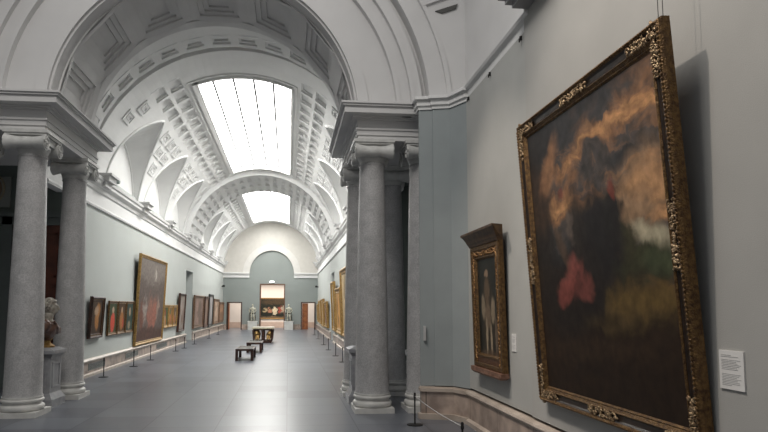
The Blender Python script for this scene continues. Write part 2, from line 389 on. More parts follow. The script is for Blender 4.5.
# small coffers on the tapering ribs, framed as raised surrounds
small = MB()
def rframe(b, y0, y1, t0, t1, wd=.07, wt=.95, R=VR-.035):
    R2 = VR+.01
    for (a, c, t, u) in ((y0, y1, t0, t0+wt), (y0, y1, t1-wt, t1), (y0, y0+wd, t0+wt, t1-wt), (y1-wd, y1, t0+wt, t1-wt)):
        p = [V(a, t, R), V(c, t, R), V(c, u, R), V(a, u, R)]; q = [V(a, t, R2), V(c, t, R2), V(c, u, R2), V(a, u, R2)]
        b.add(p+q, [(0,1,2,3),(4,7,6,5),(0,4,5,1),(1,5,6,2),(2,6,7,3),(3,7,4,0)])
for s in (1, -1):
    for yr in [18.7+PITCH*k for k in (1, 2)]+[18.7+PITCH*k for k in (5, 6)]:
        for (t0, t1, ws) in ((40.5, 46.5, (-1.05, 0, 1.05)), (33, 38.5, (-.5, .5)), (24, 30.5, (0,))):
            for o_ in ws:
                A0, A1 = (t0, t1) if s > 0 else (180-t1, 180-t0)
                rframe(small, yr+o_-.38, yr+o_+.38, A0, A1); rframe(small, yr+o_-.22, yr+o_+.22, A0+1.6, A1-1.6, .05, .6)
    for yr in (18.7, 33.55, 38.5, 53.35):
        sg = 1 if yr in (18.7, 38.5) else -1
        for (t0, t1, o_) in ((40.5, 46.5, .5), (33, 38.5, .1)):
            A0, A1 = (t0, t1) if s > 0 else (180-t1, 180-t0); ya = yr+sg*o_
            rframe(small, ya-.35, ya+.35, A0, A1); rframe(small, ya-.2, ya+.2, A0+1.6, A1-1.6, .05, .6)
# crown strips round the skylights
SKY = [(19.7, 32.75), (39.1, 52.5)]
for y0, y1 in ((17.6, 19.7), (32.75, 33.6), (38.4, 39.1), (52.5, YE)): vquad(vault, y0, y1, 68, 112)
o = struct(vault.build('ceiling', PLASTER, weld=True)); 
trim(small, PLASTER)
for s in (1, -1): trim(groin[s], PLASTER, smooth='all')
# wide transverse ribs: at the gallery start, and between the skylights
def rib(y0, y1, R, rows, npan, t0=5.5):
    b = MB(); ys = [y0+(y1-y0)*i/rows for i in range(rows+1)]; st = (180-2*t0)/npan
    for i in range(rows):
        for k in range(npan):
            coffer(b, ys[i], ys[i+1], t0+st*k, t0+st*(k+1), R, my=.17, mt=1.7, d=.10)
    for y in (y0, y1):
        for k in range(60):
            a = t0+(180-2*t0)*k/60; c = t0+(180-2*t0)*(k+1)/60
            b.add([V(y, a, R), V(y, c, R), V(y, c, VR+.5), V(y, a, VR+.5)], [(0, 1, 2, 3)])
    return struct(b.build('ceiling', PLASTER, weld=True))
rib(16.05, 16.8, VR-.24, 1, 16)
b = MB(); vquad(b, 14.1, 16.05, 4, 176, VR-.24, 60); vquad(b, 16.8, 17.6, 4, 176, VR+1.2, 60)  # slot past the rib, shaped extra deep so that it stays dark
for i in range(60):
    a, c = 3*i, 3*i+3; b.add([V(17.6, a, VR), V(17.6, c, VR), V(17.6, c, VR+1.2), V(17.6, a, VR+1.2)], [(0, 1, 2, 3)]); b.add([V(16.8, a, VR+.4), V(16.8, c, VR+.4), V(16.8, c, VR+1.2), V(16.8, a, VR+1.2)], [(0, 1, 2, 3)])
struct(b.build('ceiling', PLASTER, weld=True))
rib(33.6, 38.4, VR-.24, 3, 24)
# skylights
for k, (y0, y1) in enumerate(SKY):
    root = thing('window_%d' % (k+1), '', 'window'); del root['label']; del root['category']; root['kind'] = 'structure'
    g = MB(); vquad(g, y0, y1, 68, 112, VR+.22, 16); g.build('glass', emis('skylight_glass', (1, .99, .96), SKYLIGHT_STRENGTH), root)
    f = MB()
    for t in (68, 112):
        f.add([V(y0, t, VR), V(y1, t, VR), V(y1, t, VR+.25), V(y0, t, VR+.25)], [(0, 1, 2, 3)])
    for y in (y0, y1):
        for i in range(16):
            a = 68+44*i/16; c = 68+44*(i+1)/16; f.add([V(y, a, VR), V(y, c, VR), V(y, c, VR+.25), V(y, a, VR+.25)], [(0, 1, 2, 3)])
    def arcbar(b, ya, yb, t0, t1, r0, r1, n):
        for i in range(n):
            a = t0+(t1-t0)*i/n; c = t0+(t1-t0)*(i+1)/n
            p = [V(ya, a, r0), V(yb, a, r0), V(yb, c, r0), V(ya, c, r0), V(ya, a, r1), V(yb, a, r1), V(yb, c, r1), V(ya, c, r1)]
            b.add(p, [(0,1,2,3),(4,7,6,5),(0,4,5,1),(1,5,6,2),(2,6,7,3),(3,7,4,0)])
    for t, t_ in ((66.6, 67.6), (110.6, 113.4)): arcbar(f, y0-.12, y1+.12, t, t_, VR-.07, VR+.02, 1)
    for t in (64.6, 114.7): arcbar(f, y0-.32, y1+.32, t, t+.7, VR-.04, VR+.02, 1)
    for y in (y0-.12, y1): arcbar(f, y, y+.12, 67.6, 112.4, VR-.07, VR+.02, 14)
    for y in (y0-.35, y1+.3): arcbar(f, y, y+.06, 65, 115, VR-.04, VR+.02, 14)
    f.build('window_frame', PLASTER, root)
    mu = MB()
    for t in (77, 86, 95, 104): mu.add([V(y0, t-.5, VR+.12), V(y1, t-.5, VR+.12), V(y1, t+.5, VR+.12), V(y0, t+.5, VR+.12), V(y0, t-.5, VR+.21), V(y1, t-.5, VR+.21), V(y1, t+.5, VR+.21), V(y0, t+.5, VR+.21)], [(0,1,2,3),(4,7,6,5),(0,4,5,1),(1,5,6,2),(2,6,7,3),(3,7,4,0)])
    mu.build('glazing_bars', mat('glazing_bar_paint', (.20, .20, .20), .6), root)
# corbels at the rib feet
cor = MB()
for s, X in ((1, XL), (-1, XR)):
    for k in range(8):
        y = 18.7+PITCH*k; y = min(y, YE-.45)
        a = sorted((X+s*.02, X+s*.42)); c = sorted((X+s*.02, X+s*.50)); d = sorted((X+s*.02, X+s*.30))
        cor.box(*d, y-.34, y+.34, 5.70, 5.86); cor.box(*a, y-.38, y+.38, 5.86, 6.02); cor.box(*c, y-.43, y+.43, 6.02, 6.09)
trim(cor, PLASTER2)

# ------------------------------------------------------------------ end wall
EC = -1.5
b = MB()
# green lower wall with three openings
ops = [(-5.40, -4.24, 2.39), (-2.47, -.38, 4.05), (1.27, 2.41, 2.41)]
xs = [XL-.1]
for o3 in ops: xs += [o3[0], o3[1]]
xs.append(XR+.1)
for i in range(0, 8, 2): b.box(xs[i], xs[i+1], YE, YE+.4, 0, 4.9)
for x0, x1, zt in ops: b.box(x0, x1, YE, YE+.4, zt, 4.9)
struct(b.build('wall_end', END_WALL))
# green field inside the lunette arch
b = MB(); n = 32
pts = [(EC+2.02*cos(pi*i/n), 5.05+2.15*sin(pi*i/n)) for i in range(n+1)]
b.prism([(EC-2.02, 4.85)]+[(EC-2.02, 5.05)]+pts[::-1][1:-1]+[(EC+2.02, 5.05), (EC+2.02, 4.85)], 'y', YE+.12, YE+.3)
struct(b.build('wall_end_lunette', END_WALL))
# cream tympanum round it
b = MB()
for i in range(n):
    a, c = pi*i/n, pi*(i+1)/n
    def PI_(t, r, h, y): return (EC+r*cos(t), y, 5.05+h*sin(t))
    def PO(t, y): return (GC+4.4*cos(t), y, 5.05+5.0*sin(t))
    b.add([PI_(a, 2.02, 2.15, YE-.02), PI_(c, 2.02, 2.15, YE-.02), PO(c, YE-.02), PO(a, YE-.02)], [(0, 1, 2, 3)])
    b.add([PI_(a, 2.02, 2.15, YE-.02), PI_(c, 2.02, 2.15, YE-.02), PI_(c, 2.02, 2.15, YE+.2), PI_(a, 2.02, 2.15, YE+.2)], [(0, 1, 2, 3)])
struct(b.build('wall_end_tympanum', CREAM))
b = MB()
for (r0, r1, h0, h1, y0) in ((2.02, 2.45, 2.15, 2.55, YE-.10), (2.45, 2.62, 2.55, 2.72, YE-.05)):
    for i in range(n):
        a, c = pi*i/n, pi*(i+1)/n
        p = [PI_(a, r0, h0, y0), PI_(c, r0, h0, y0), PI_(c, r1, h1, y0), PI_(a, r1, h1, y0)]
        q = [(x, YE, z) for x, _, z in p]
        b.add(p+q, [(0,1,2,3),(4,7,6,5),(0,4,5,1),(1,5,6,2),(2,6,7,3),(3,7,4,0)])
trim(b, mat('off_white_plaster', (.62, .605, .575), .85, var=.03))
b = MB()
for x0, x1 in ((XL, EC-2.02), (EC+2.02, XR)):
    b.box(x0, x1, YE-.08, YE, 4.70, 4.98); b.box(x0-.0, x1+.0, YE-.16, YE, 4.98, 5.06); b.box(x0, x1, YE-.24, YE, 5.06, 5.16)
trim(b, PLASTER)
for (a, c) in ((XL, -5.40), (-4.24, -2.47), (-.38, 1.27), (2.41, XR)): pass
b = MB()
for (a, c) in ((XL, -5.50), (-4.14, -2.62), (-.23, 1.17), (2.51, XR)):
    b.box(a, c, YE-.06, YE, 0, .48)
struct(b.build('baseboard_end', DADO))
# door casings
for i, (x0, x1, zt) in enumerate(ops):
    root = thing('door_%d' % (i+1), '', 'door'); del root['label']; del root['category']; root['kind'] = 'structure'
    t = .10; b = MB(); b.box(x0-t, x0, YE-.05, YE+.42, 0, zt+t); b.box(x1, x1+t, YE-.05, YE+.42, 0, zt+t); b.box(x0, x1, YE-.05, YE+.42, zt, zt+t)
    b.build('door_frame', DARKWOOD if i != 1 else mat('brown_door_casing', (.12, .055, .03), .5, scale=6), root)
    if i == 2:
        MB().box(x0+.02, x0+.56, YE+.1, YE+.15, .01, zt-.02).build('door_leaf', WOOD, root)
    if i == 0:
        MB().box(x0+.02, x0+.07, YE+.15, YE+1.1, .01, zt-.02).build('door_leaf', WOOD, root)
# rooms beyond
FAR_WALL = mat('warm_white_paint', (.80, .74, .68), .8, var=.02)
struct(MB().box(-9, 6, 59.5, 59.7, 0, 6).build('wall_far_room', FAR_WALL))
struct(MB().box(-9, 6, YE+.4, 60, 4.6, 4.7).build('ceiling', FAR_WALL))
struct(MB().box(-9, 6, 59.44, 59.5, 0, .55).build('baseboard_far_room', mat('tan_marble', (.60, .46, .38), .4)))

# ------------------------------------------------------------------ front arch, entablatures, hall walls
FY = 11.60
n = 64
def ringface(b, cx, cz, r0, r1, yf, yb, top=None):
    for i in range(n):
        a, c = pi*i/n, pi*(i+1)/n
        p = [(cx+r*cos(t), yf, cz+r*sin(t)) for r, t in ((r0, a), (r0, c), (r1, c), (r1, a))]
        q = [(cx+r*cos(t), yb, cz+r*sin(t)) for r, t in ((r0, a), (r0, c), (r1, c), (r1, a))]
        b.add(p+q, [(0,1,2,3),(4,7,6,5),(0,4,5,1),(1,5,6,2),(2,6,7,3),(3,7,4,0)])
steps = [(AR, 3.02, FY+.03), (3.02, 3.24, FY-.05), (3.24, 3.80, FY), (3.80, 3.88, FY-.15), (3.88, 4.08, FY-.12), (4.08, 4.16, FY-.24), (4.16, 4.30, FY-.22), (4.30, 4.41, FY-.08), (4.41, 4.76, FY-.38), (4.76, 4.84, FY-.46)]
arch = MB()
for r0, r1, y in steps: ringface(arch, AC, AZ, r0, r1, y, FY+.5)
trim(arch, PLASTER2, weld=False)
# spandrel wall above
b = MB(); HT = 13.0; xl, xr = -10, 3.75
for i in range(n):
    a, c = pi*i/n, pi*(i+1)/n
    def PE(t):
        dx, dz = cos(t), sin(t); ks = []
        if dx > 1e-6: ks.append((xr-AC)/dx)
        if dx < -1e-6: ks.append((xl-AC)/dx)
        if dz > 1e-6: ks.append((HT-AZ)/dz)
        k = min(ks); return (AC+k*dx, FY-.42, AZ+k*dz)
    def PR(t): return (AC+4.8*cos(t), FY-.42, AZ+4.8*sin(t))
    b.add([PR(a), PR(c), PE(c), PE(a)], [(0, 1, 2, 3)])
    b.add([(x, y+.9, z) for x, y, z in (PR(a), PR(c), PE(c), PE(a))], [(0, 1, 2, 3)])
struct(b.build('wall_front', PLASTER2))
# soffit of the front arch with sunk panels
def A_(y, deg, R): a = radians(deg); return (AC+R*cos(a), y, AZ+R*sin(a))
_V = V
def V(y, deg, R=AR, cx=AC, cz=AZ): return _V(y, deg, R, cx, cz)
b = MB(); YB = 14.1
for (y0, y1) in ((FY+.03, FY+.35), (YB-.35, YB)): vquad(b, y0, y1, 2, 178, AR, 60)
NP = 7; st = 176/NP
for k in range(NP): coffer(b, FY+.35, YB-.35, 2+st*k, 2+st*(k+1), AR, my=.19, mt=4.0, d=.13, steps=3)
for i in range(60):
    a = 180*i/60; c = 180*(i+1)/60
    b.add([V(YB, a, AR), V(YB, c, AR), V(YB, c, 5.6), V(YB, a, 5.6)], [(0, 1, 2, 3)])
struct(b.build('ceiling', PLASTER2, weld=True))
b = MB()
for y in (FY+.34, YB-.38):
    for i in range(60):
        a = 2+176*i/60; c = 2+176*(i+1)/60
        p = [V(y, a, AR-.03), V(y+.05, a, AR-.03), V(y+.05, c, AR-.03), V(y, c, AR-.03), V(y, a, AR+.01), V(y+.05, a, AR+.01), V(y+.05, c, AR+.01), V(y, c, AR+.01)]
        b.add(p, [(0,1,2,3),(4,7,6,5),(0,4,5,1),(1,5,6,2),(2,6,7,3),(3,7,4,0)])
trim(b, PLASTER2)
V = _V
# entablatures over the columns
def entab(x_in, sgn, x_out):
    """x_in: nave face of the frieze; sgn: direction away from the nave"""
    levels = [(0, 5.40, 5.50), (.025, 5.50, 5.60), (.05, 5.60, 5.64), (.015, 5.64, 5.80), (.05, 5.80, 5.84), (.12, 5.84, 5.87), (.30, 5.87, 6.0), (.34, 6.0, 6.04), (.37, 6.04, ET)]
    b = MB()
    for p, z0, z1 in levels:
        xa = x_in-sgn*p; b.box(min(xa, x_out), max(xa, x_out), FY-p, 14.62+p, z0, z1)
    return trim(b, PLASTER2)
entab(1.37, 1, 3.9); entab(-4.67, -1, -10)
# wall masses above the entablatures, closing the side aisles
b = MB(); b.box(1.34, 3.9, FY+.03, 14.6, ET, 6.6); struct(b.build('wall_front_pier_right', PLASTER2))
b = MB(); b.box(-10, -4.64, FY+.03, 14.6, ET, 6.6); struct(b.build('wall_front_pier_left', PLASTER2))

# aisle back walls (dark) with a tall wooden door on the left
b = MB(); b.box(-10, -7.15, Y0-.05, Y0+.3, 0, 6.3); b.box(-7.15, XL-.02, Y0-.05, Y0+.3, 4.35, 6.3)
struct(b.build('wall_left_aisle', DARK_WALL))
b = MB(); b.box(-7.35, -7.10, Y0-.14, Y0, 0, 4.35); b.box(-7.4, XL-.02, Y0-.14, Y0, 4.15, 4.35); b.box(-8.6, XL+.02, Y0-.24, Y0, 4.35, 4.47)
trim(b, mat('dark_grey_stone', (.13, .15, .145), .6))
root = thing('door_4', '', 'door'); del root['label']; del root['category']; root['kind'] = 'structure'
b = MB(); b.box(-7.1, XL-.02, Y0-.07, Y0-.01, 0, 4.15); b.build('door_leaf', REDWOOD, root)
b = MB()
for z0, z1 in ((.25, 1.2), (1.4, 2.6), (2.8, 3.95)):
    for x0, x1 in ((-7.0, -6.55), (-6.4, -5.98)):
        b.box(x0, x1, Y0-.09, Y0-.07, z0, z0+.05); b.box(x0, x1, Y0-.09, Y0-.07, z1-.05, z1); b.box(x0, x0+.05, Y0-.09, Y0-.07, z0, z1); b.box(x1-.05, x1, Y0-.09, Y0-.07, z0, z1)
b.build('door_panel_moulding', REDWOOD, root)
struct(MB().box(-10, XL-.02, 14.6, 16.3, 5.4, 6.3).build('ceiling', DARK_WALL)); struct(MB().box(XR+.02, 5, 14.6, 16.3, 5.4, 6.3).build('ceiling', DARK_WALL))
struct(MB().box(XR, 5, Y0-.05, Y0+.3, 0, 6.3).build('wall_right_aisle', DARK_WALL))
# outer sides of the aisles and of the front hall
struct(MB().box(-10.2, -10, -5, 16, 0, 6.3).build('wall_left_hall', BLUE_WALL))
struct(MB().box(4.6, 4.8, 11, 16, 0, 6.3).build('wall_right_recess', DARK_WALL))
struct(MB().box(-10, 4, -5, -4.8, 0, 9).build('wall_back', PLASTER2))

# near right wall: cloth-covered panels standing above a marble dado, with a shadow gap
struct(MB().box(3.42, 3.5, -5, 11, 0, 6.1).build('wall_right_hall', mat('shadow_gap_black', (.02, .02, .02), .9)))
b = MB(); b.box(NX, 3.40, 7.70, 10.49, .62, 5.90); struct(b.build('wall_right_panel', mat('grey_cloth_cool_light', (.43, .433, .415), .85, var=.04, scale=1.2, bump=.15, bscale=180)))  # hall wall cloth again, with its cooler light put into the colour
b = MB(); b.box(NX-.03, 3.40, -5, 7.69, .62, 6.6); struct(b.build('wall_right_near_panel', HALL_WALL))
b = MB(); b.prism([(2.49, 11.05), (2.74, 11.0), (2.74, 10.96), (3.06, 10.88), (3.262, 10.47), (3.45, 10.47), (3.45, 11.1), (2.49, 11.1)], 'z', .6, 5.93)
struct(b.build('wall_right_return', BLUE_WALL))
b = MB(); t = MB()
b.box(3.20, 3.42, -5, 10.5, .1, .50)
t.prism([(3.42, .50), (3.17, .50), (3.155, .53), (3.17, .56), (3.24, .58), (3.42, .58)], 'y', -5, 10.5)
t.prism([(3.42, 0), (3.14, 0), (3.14, .07), (3.20, .10), (3.42, .10)], 'y', -5, 10.5)
b.prism([(2.48, 10.97), (3.05, 10.80), (3.20, 10.43), (3.42, 10.43), (3.42, 11.08), (2.48, 11.08)], 'z', .1, .50)
t.prism([(2.45, 10.94), (3.03, 10.77), (3.17, 10.41), (3.42, 10.41), (3.42, 11.08), (2.45, 11.08)], 'z', .50, .56)
t.prism([(2.46, 11.0), (3.04, 10.84), (3.22, 10.45), (3.42, 10.43), (3.42, 11.08), (2.46, 11.08)], 'z', .56, .58)
t.prism([(2.43, 10.92), (3.01, 10.75), (3.14, 10.39), (3.42, 10.39), (3.42, 11.08), (2.43, 11.08)], 'z', 0, .10)
struct(b.build('baseboard_hall', DADO)); struct(t.build('baseboard_hall_moulding', DADO_TRIM))
# cornice on it
b = MB(); HC = [(0, 5.86), (.02, 5.86), (.05, 5.92), (.06, 6.03), (.11, 6.06), (.13, 6.10), (0, 6.12)]
b.prism([(NX+.06-a, z) for a, z in HC]+[(3.6, 6.12), (3.6, 5.86)], 'y', 7.55, 10.5)
for a, z0, z1 in ((.02, 5.86, 5.93), (.05, 5.93, 6.04), (.10, 6.04, 6.10)):
    b.prism([(2.49-a, 11.05-a), (2.74-a, 11.0-a), (2.74-a, 10.96-a), (3.06-a*.8, 10.88-a), (3.262-a, 10.47-a), (3.5, 10.47-a), (3.5, 11.3), (2.49-a, 11.3)], 'z', z0, z1)
trim(b, PLASTER)
# heavier cornice block of the pier nearer the camera
b = MB(); b.box(3.0, 3.6, 6.55, 7.55, 6.12, 6.2); b.box(2.93, 3.6, 6.5, 7.62, 6.2, 6.3); b.box(2.86, 3.6, 6.45, 7.70, 6.3, 6.6)
trim(b, mat('grey_stone_cornice', (.30, .30, .30), .7))
# upper white wall above the cornice
struct(MB().box(3.46, 3.9, -5, 11.2, 6.05, 13).build('wall_right_upper', PLASTER2))
# raised moulding and flat dark patch, standing for a coffer, high on the spandrel
b = MB(); yy = FY-.42
b.prism([(2.62, 8.02), (3.6, 8.42), (3.6, 8.50), (2.62, 8.10)], 'y', yy-.05, yy)
trim(b, PLASTER2)
tag(MB().prism([(2.86, 7.93), (3.32, 8.10), (3.28, 8.00), (3.0, 7.89)], 'y', yy-.03, yy+.01).build('coffer_patch', mat('dark_patch', (.09, .09, .085), .8)), 'small dark slanted coffer patch high on the white spandrel wall', 'vent')
# left side hall upper wall
struct(MB().box(-10.2, -10, -5, 11.2, 6.3, 13).build('wall_left_upper', PLASTER2))
struct(MB().box(-10, 4, -5, -4.8, 9, 13).build('wall_back_upper', PLASTER2))

# ------------------------------------------------------------------ columns
def make_column(label):
    c = thing('granite_column', label, 'column')
    MB().box(-.385, .385, -.385, .385, 0, .10).build('plinth', WHITE_STONE, c)
    prof = [(.375, .10)]
    for k in range(9): a = -pi/2+pi*k/8; prof.append((.355+.035*cos(a)*1.0, .155+.055*sin(a)))
    prof += [(.345, .215), (.335, .235), (.345, .255)]
    for k in range(9): a = -pi/2+pi*k/8; prof.append((.345+.03*cos(a), .29+.035*sin(a)))
    prof += [(.355, .33), (.355, .36), (.33, .37)]
    MB().lathe(prof, 48).build('base', WHITE_STONE, c, smooth=True)
    sp = [(.350, .365), (.337, .40)]
    for k in range(1, 13):
        t = k/12; sp.append((.335-.082*t**1.25, .40+4.5*t))
    sp += [(.263, 4.92), (.273, 4.94), (.265, 4.96), (.255, 4.98)]
    MB().lathe(sp, 48).build('shaft', GRANITE, c, smooth=True)
    cp = MB(); cp.lathe([(.255, 4.96), (.262, 5.02), (.285, 5.07), (.31, 5.11), (.305, 5.15), (.27, 5.18)], 40)
    cp.box(-.33, .33, -.33, .33, 5.17, 5.30)
    cp.box(-.385, .385, -.385, .385, 5.30, 5.34); cp.box(-.41, .41, -.41, .41, 5.34, 5.405)
    capo = cp.build('capital', CAP_STONE, c, smooth=True)
    for sy in (-1, 1):
        b = MB(); R0 = .155
        pr = []
        for k in range(17):
            x = -.37+.74*k/16; u = abs(x)/.37; r = .10+.055*u**2.2
            if k in (7, 8, 9): r += .012
            pr.append((r, x))
        b.lathe(pr, 24, sy*.33, 5.165, axis='x')
        # scroll on both faces
        for sx in (-1, 1):
            pts = []
            for k in range(44):
                a = k/43*2.4*2*pi; r = .14*(1-k/43*.85); pts.append((sx*.375, sy*.33+sy*r*sin(a), 5.165+r*cos(a)))
            b.tube(pts, [.018*(1-.5*k/43) for k in range(44)], 6)
            b.ell((sx*.38, sy*.33, 5.165), (.02, .03, .03), n=10, m=6)
        b.build('volute', CAP_STONE, capo, smooth=True)
    return c
CX = 3.37; cc = -1.68
col = make_column('grey granite column on white base, leftmost of those in full view')
col.location = (cc-CX+.06, 11.9, 0); col['group'] = 'granite columns under the arch'
dup(col, (cc-CX+.09, 14.1, 0), None, 'grey granite column just right of the marble bust on its pedestal')
dup(col, (cc+CX, 11.9, 0), None, 'widest grey granite column in full view at right of the arch')
dup(col, (cc+CX-.03, 14.1, 0), None, 'grey granite column showing as a strip left of the widest right-hand column')
dup(col, (2.73, 11.9, 0), None, 'granite column half hidden behind the blue-grey wall corner')
dup(col, (2.47, 14.1, 0), None, 'shadowed granite column seen deep in the gap between the right columns')
dup(col, (-6.13, 11.9, 0), None, 'granite column cut by the left edge, only its capital tip showing')

# ------------------------------------------------------------------ pedestals, bust
def pedestal(name, label, loc, m, a=.29, h=1.2):
    p = thing(name, label, 'pedestal', loc)
    b = MB(); b.box(-a-.08, a+.08, -a-.08, a+.08, 0, .16); b.frustum(0, 0, a+.07, a+.07, a, a, .16, .28); b.build('base', m, p)
    b = MB(); b.box(-a, a, -a, a, .28, h-.2)
    for s in (-1, 1):
        for (u0, u1, v0, v1) in ((-.2, .2, .38, .42), (-.2, .2, h-.34, h-.30), (-.2, -.16, .42, h-.34), (.16, .2, .42, h-.34)):
            b.box(u0, u1, min(s*a, s*(a+.015)), max(s*a, s*(a+.015)), v0, v1); b.box(min(s*a, s*(a+.015)), max(s*a, s*(a+.015)), u0, u1, v0, v1)
    b.build('shaft', m, p)
    b = MB(); b.frustum(0, 0, a, a, a+.06, a+.06, h-.2, h-.12); b.box(-a-.08, a+.08, -a-.08, a+.08, h-.12, h-.05); b.frustum(0, 0, a+.07, a+.07, a-.06, a-.06, h-.05, h); b.build('cap', m, p)
    return p
pedestal('marble_pedestal', 'grey marble pedestal carrying the bust between the two left columns', (-5.10, 13.0, 0), GREY_MARBLE)
pedestal('marble_pedestal', 'marble pedestal peeking out left of the widest right-hand column', (1.67, 13.05, 0), GREY_MARBLE)
pedestal('marble_pedestal', 'shadowed marble pedestal low in the gap between the right columns', (3.22, 14.82, 0), GREY_MARBLE, .2, 1.0)
bt = thing('marble_bust', 'antique marble bust of a curly haired man in brown robe, facing right', 'bust', (-4.99, 12.95, 1.2), radians(10))
bt.scale = (1.12, 1.12, 1.12)
b = MB(); b.lathe([(.13, 0), (.135, .03), (.10, .05), (.06, .08), (.055, .12), (.09, .15), (.10, .17)], 28); b.build('socle', GOLDP, bt, smooth=True)
b = MB()
b.ell((0, 0, .33), (.17, .27, .17)); b.ell((.05, .10, .36), (.12, .13, .13)); b.ell((.05, -.10, .36), (.12, .13, .13)); b.ell((-.01, -.24, .40), (.11, .09, .13)); b.ell((-.01, .24, .40), (.11, .09, .13)); b.ell((0, 0, .21), (.11, .13, .1))
for k in range(6): b.tube([(.15-.02*k, -.22+.05*k, .50-.02*k), (.19, -.08+.05*k, .36), (.16, .05+.05*k, .24)], .018, 6)
b.build('robe', BUST_ROBE, bt, remesh=.018)
b = MB()
b.tube([(-.01, 0, .42), (.0, 0, .52), (.02, 0, .62)], [.12, .085, .085], 16)
b.ell((.03, 0, .74), (.125, .10, .15)); b.ell((.075, 0, .69), (.085, .078, .10)); b.ell((.10, 0, .635), (.045, .045, .04))   # skull, face, chin
b.ell((.165, 0, .725), (.028, .018, .045)); b.ell((.18, 0, .70), (.022, .022, .018)); b.ell((.145, 0, .665), (.02, .035, .012)); b.ell((.143, 0, .648), (.02, .03, .012))
b.ell((.125, .0, .775), (.04, .075, .018))
for s in (-1, 1): b.ell((.02, s*.105, .715), (.025, .014, .038)); b.ell((.13, s*.042, .742), (.02, .024, .012))
b.build('head', BUST_STONE, bt, remesh=.010)
b = MB(); rr = random.Random(3)
for k in range(90):
    a = rr.uniform(0, 2*pi); e = rr.uniform(-.2, 1.5); d = Vector((cos(e)*cos(a), cos(e)*sin(a), sin(e)))
    if d.x > .45 and d.z < .62: continue
    p = Vector((.015, 0, .765))+Vector((d.x*.135, d.y*.112, d.z*.135)); b.ell(p, (.028,)*3, n=8, m=5)
b.build('hair', BUST_STONE, bt, remesh=.012)
# medallion over the left aisle door
t = thing('wall_medallion', 'dim square panel with an oval portrait relief above the left aisle doorway', 'relief', (-7.62, Y0-.05, 4.6))
MB().box(-.42, .42, -.05, 0, 0, .98).build('panel', mat('stone_panel', (.32, .33, .31), .7), t)
b = MB(); vs = []
for k in range(33): a = 2*pi*k/32; vs.append((.27*cos(a), -.06, .49+.36*sin(a)))
b.tube(vs, .03, 8); b.build('oval_rim', mat('dull_brass_rim', (.40, .34, .24), .5), t, smooth='all')
b = MB(); b.ell((.02, -.06, .60), (.09, .05, .12)); b.ell((0, -.06, .36), (.16, .05, .13)); b.ell((.0, -.04, .49), (.26, .02, .35)); b.build('portrait_relief', mat('brown_relief', (.26, .18, .13), .6), t, remesh=.012)

# ------------------------------------------------------------------ paintings
def frame_ring(w, h, prof):
    """prof: list of (inset, depth): mitred moulding round a w x h rectangle, base at z=0, facing -y"""
    b = MB(); vs = []
    for d, e in prof: vs += [(-w/2+d, -e, d), (w/2-d, -e, d), (w/2-d, -e, h-d), (-w/2+d, -e, h-d)]
    fs = []
    for i in range(len(prof)-1):
        for k in range(4): fs.append((i*4+k, i*4+(k+1) % 4, (i+1)*4+(k+1) % 4, (i+1)*4+k))
    return b.add(vs, fs)
def canvas(w, h, fw, e, m, root, sub=1):
    x, z0, z1 = w/2-fw, fw, h-fw
    me = bpy.data.meshes.new('canvas')
    vs = [(-x, -e, z0), (x, -e, z0), (x, -e, z1), (-x, -e, z1), (-x, -.004, z0), (x, -.004, z0), (x, -.004, z1), (-x, -.004, z1)]
    me.from_pydata(vs, [], [(0, 1, 2, 3), (7, 6, 5, 4), (0, 4, 5, 1), (1, 5, 6, 2), (2, 6, 7, 3), (3, 7, 4, 0)])
    uv = me.uv_layers.new(name='UVMap')
    cs = {0: (0, 0), 1: (1, 0), 2: (1, 1), 3: (0, 1), 4: (0, 0), 5: (1, 0), 6: (1, 1), 7: (0, 1)}
    for p in me.polygons:
        for li in p.loop_indices: uv.data[li].uv = cs[me.loops[li].vertex_index]
    me.materials.append(m); o = bpy.data.objects.new('canvas', me); COL.objects.link(o); o.parent = root
    return o
def painting(label, w, h, loc, rz, m, fw=.12, depth=.08, fm=GOLDP, lean=0, group=None, name='framed_painting', cm2=None):
    p = thing(name, label, 'painting', loc, rz, lean, group)
    frame_ring(w, h, [(0, 0), (0, depth*.8), (fw*.18, depth), (fw*.35, depth*.95), (fw*.55, depth*.6), (fw*.8, depth*.55), (fw*.88, depth*.7), (fw, depth*.45), (fw, 0)]).build('frame', fm, p)
    if cm2: frame_ring(w, h, [(fw*.5, depth*.5), (fw*.5, depth*.72), (fw*.8, depth*.66), (fw*.8, depth*.5)]).build('frame_inlay', cm2, p)
    canvas(w, h, fw*.96, depth*.5, m, p)
    return p

# --- the large painting
W, H = 2.95, 3.46
big = thing('large_framed_painting', 'largest painting, stormy evening landscape in a wide carved gilt frame', 'painting', (NX-.035, (7.22+4.28)/2, .91), radians(-90), radians(3.9))
FWB = .20
om = frame_ring(W, H, [(0, 0), (0, .07), (.012, .09), (.03, .10), (.045, .095), (.055, .08)])
frame_ring(W, H, [(.055, .03), (.055, .085), (.075, .07), (.12, .062), (.135, .07), (.135, .03)]).build('dark_channel', FRAME_DARK, big)
frame_ring(W, H, [(.135, .03), (.135, .075), (.145, .085), (.155, .075), (.175, .06), (.185, .065), (.20, .045), (.20, .0)]).build('inner_moulding', OLDGOLD, big)
b = om; nb = 90
for k in range(nb):
    z = .05+(H-.1)*k/nb
    for x in (-W/2+.03, W/2-.03): b.ell((x, -.098, z), (.012, .012, .016), n=6, m=4)
    x = -W/2+.05+(W-.1)*k/nb
    for z2 in (.03, H-.03): b.ell((x, -.098, z2), (.016, .012, .012), n=6, m=4)
b.build('outer_moulding', OLDGOLD, big)
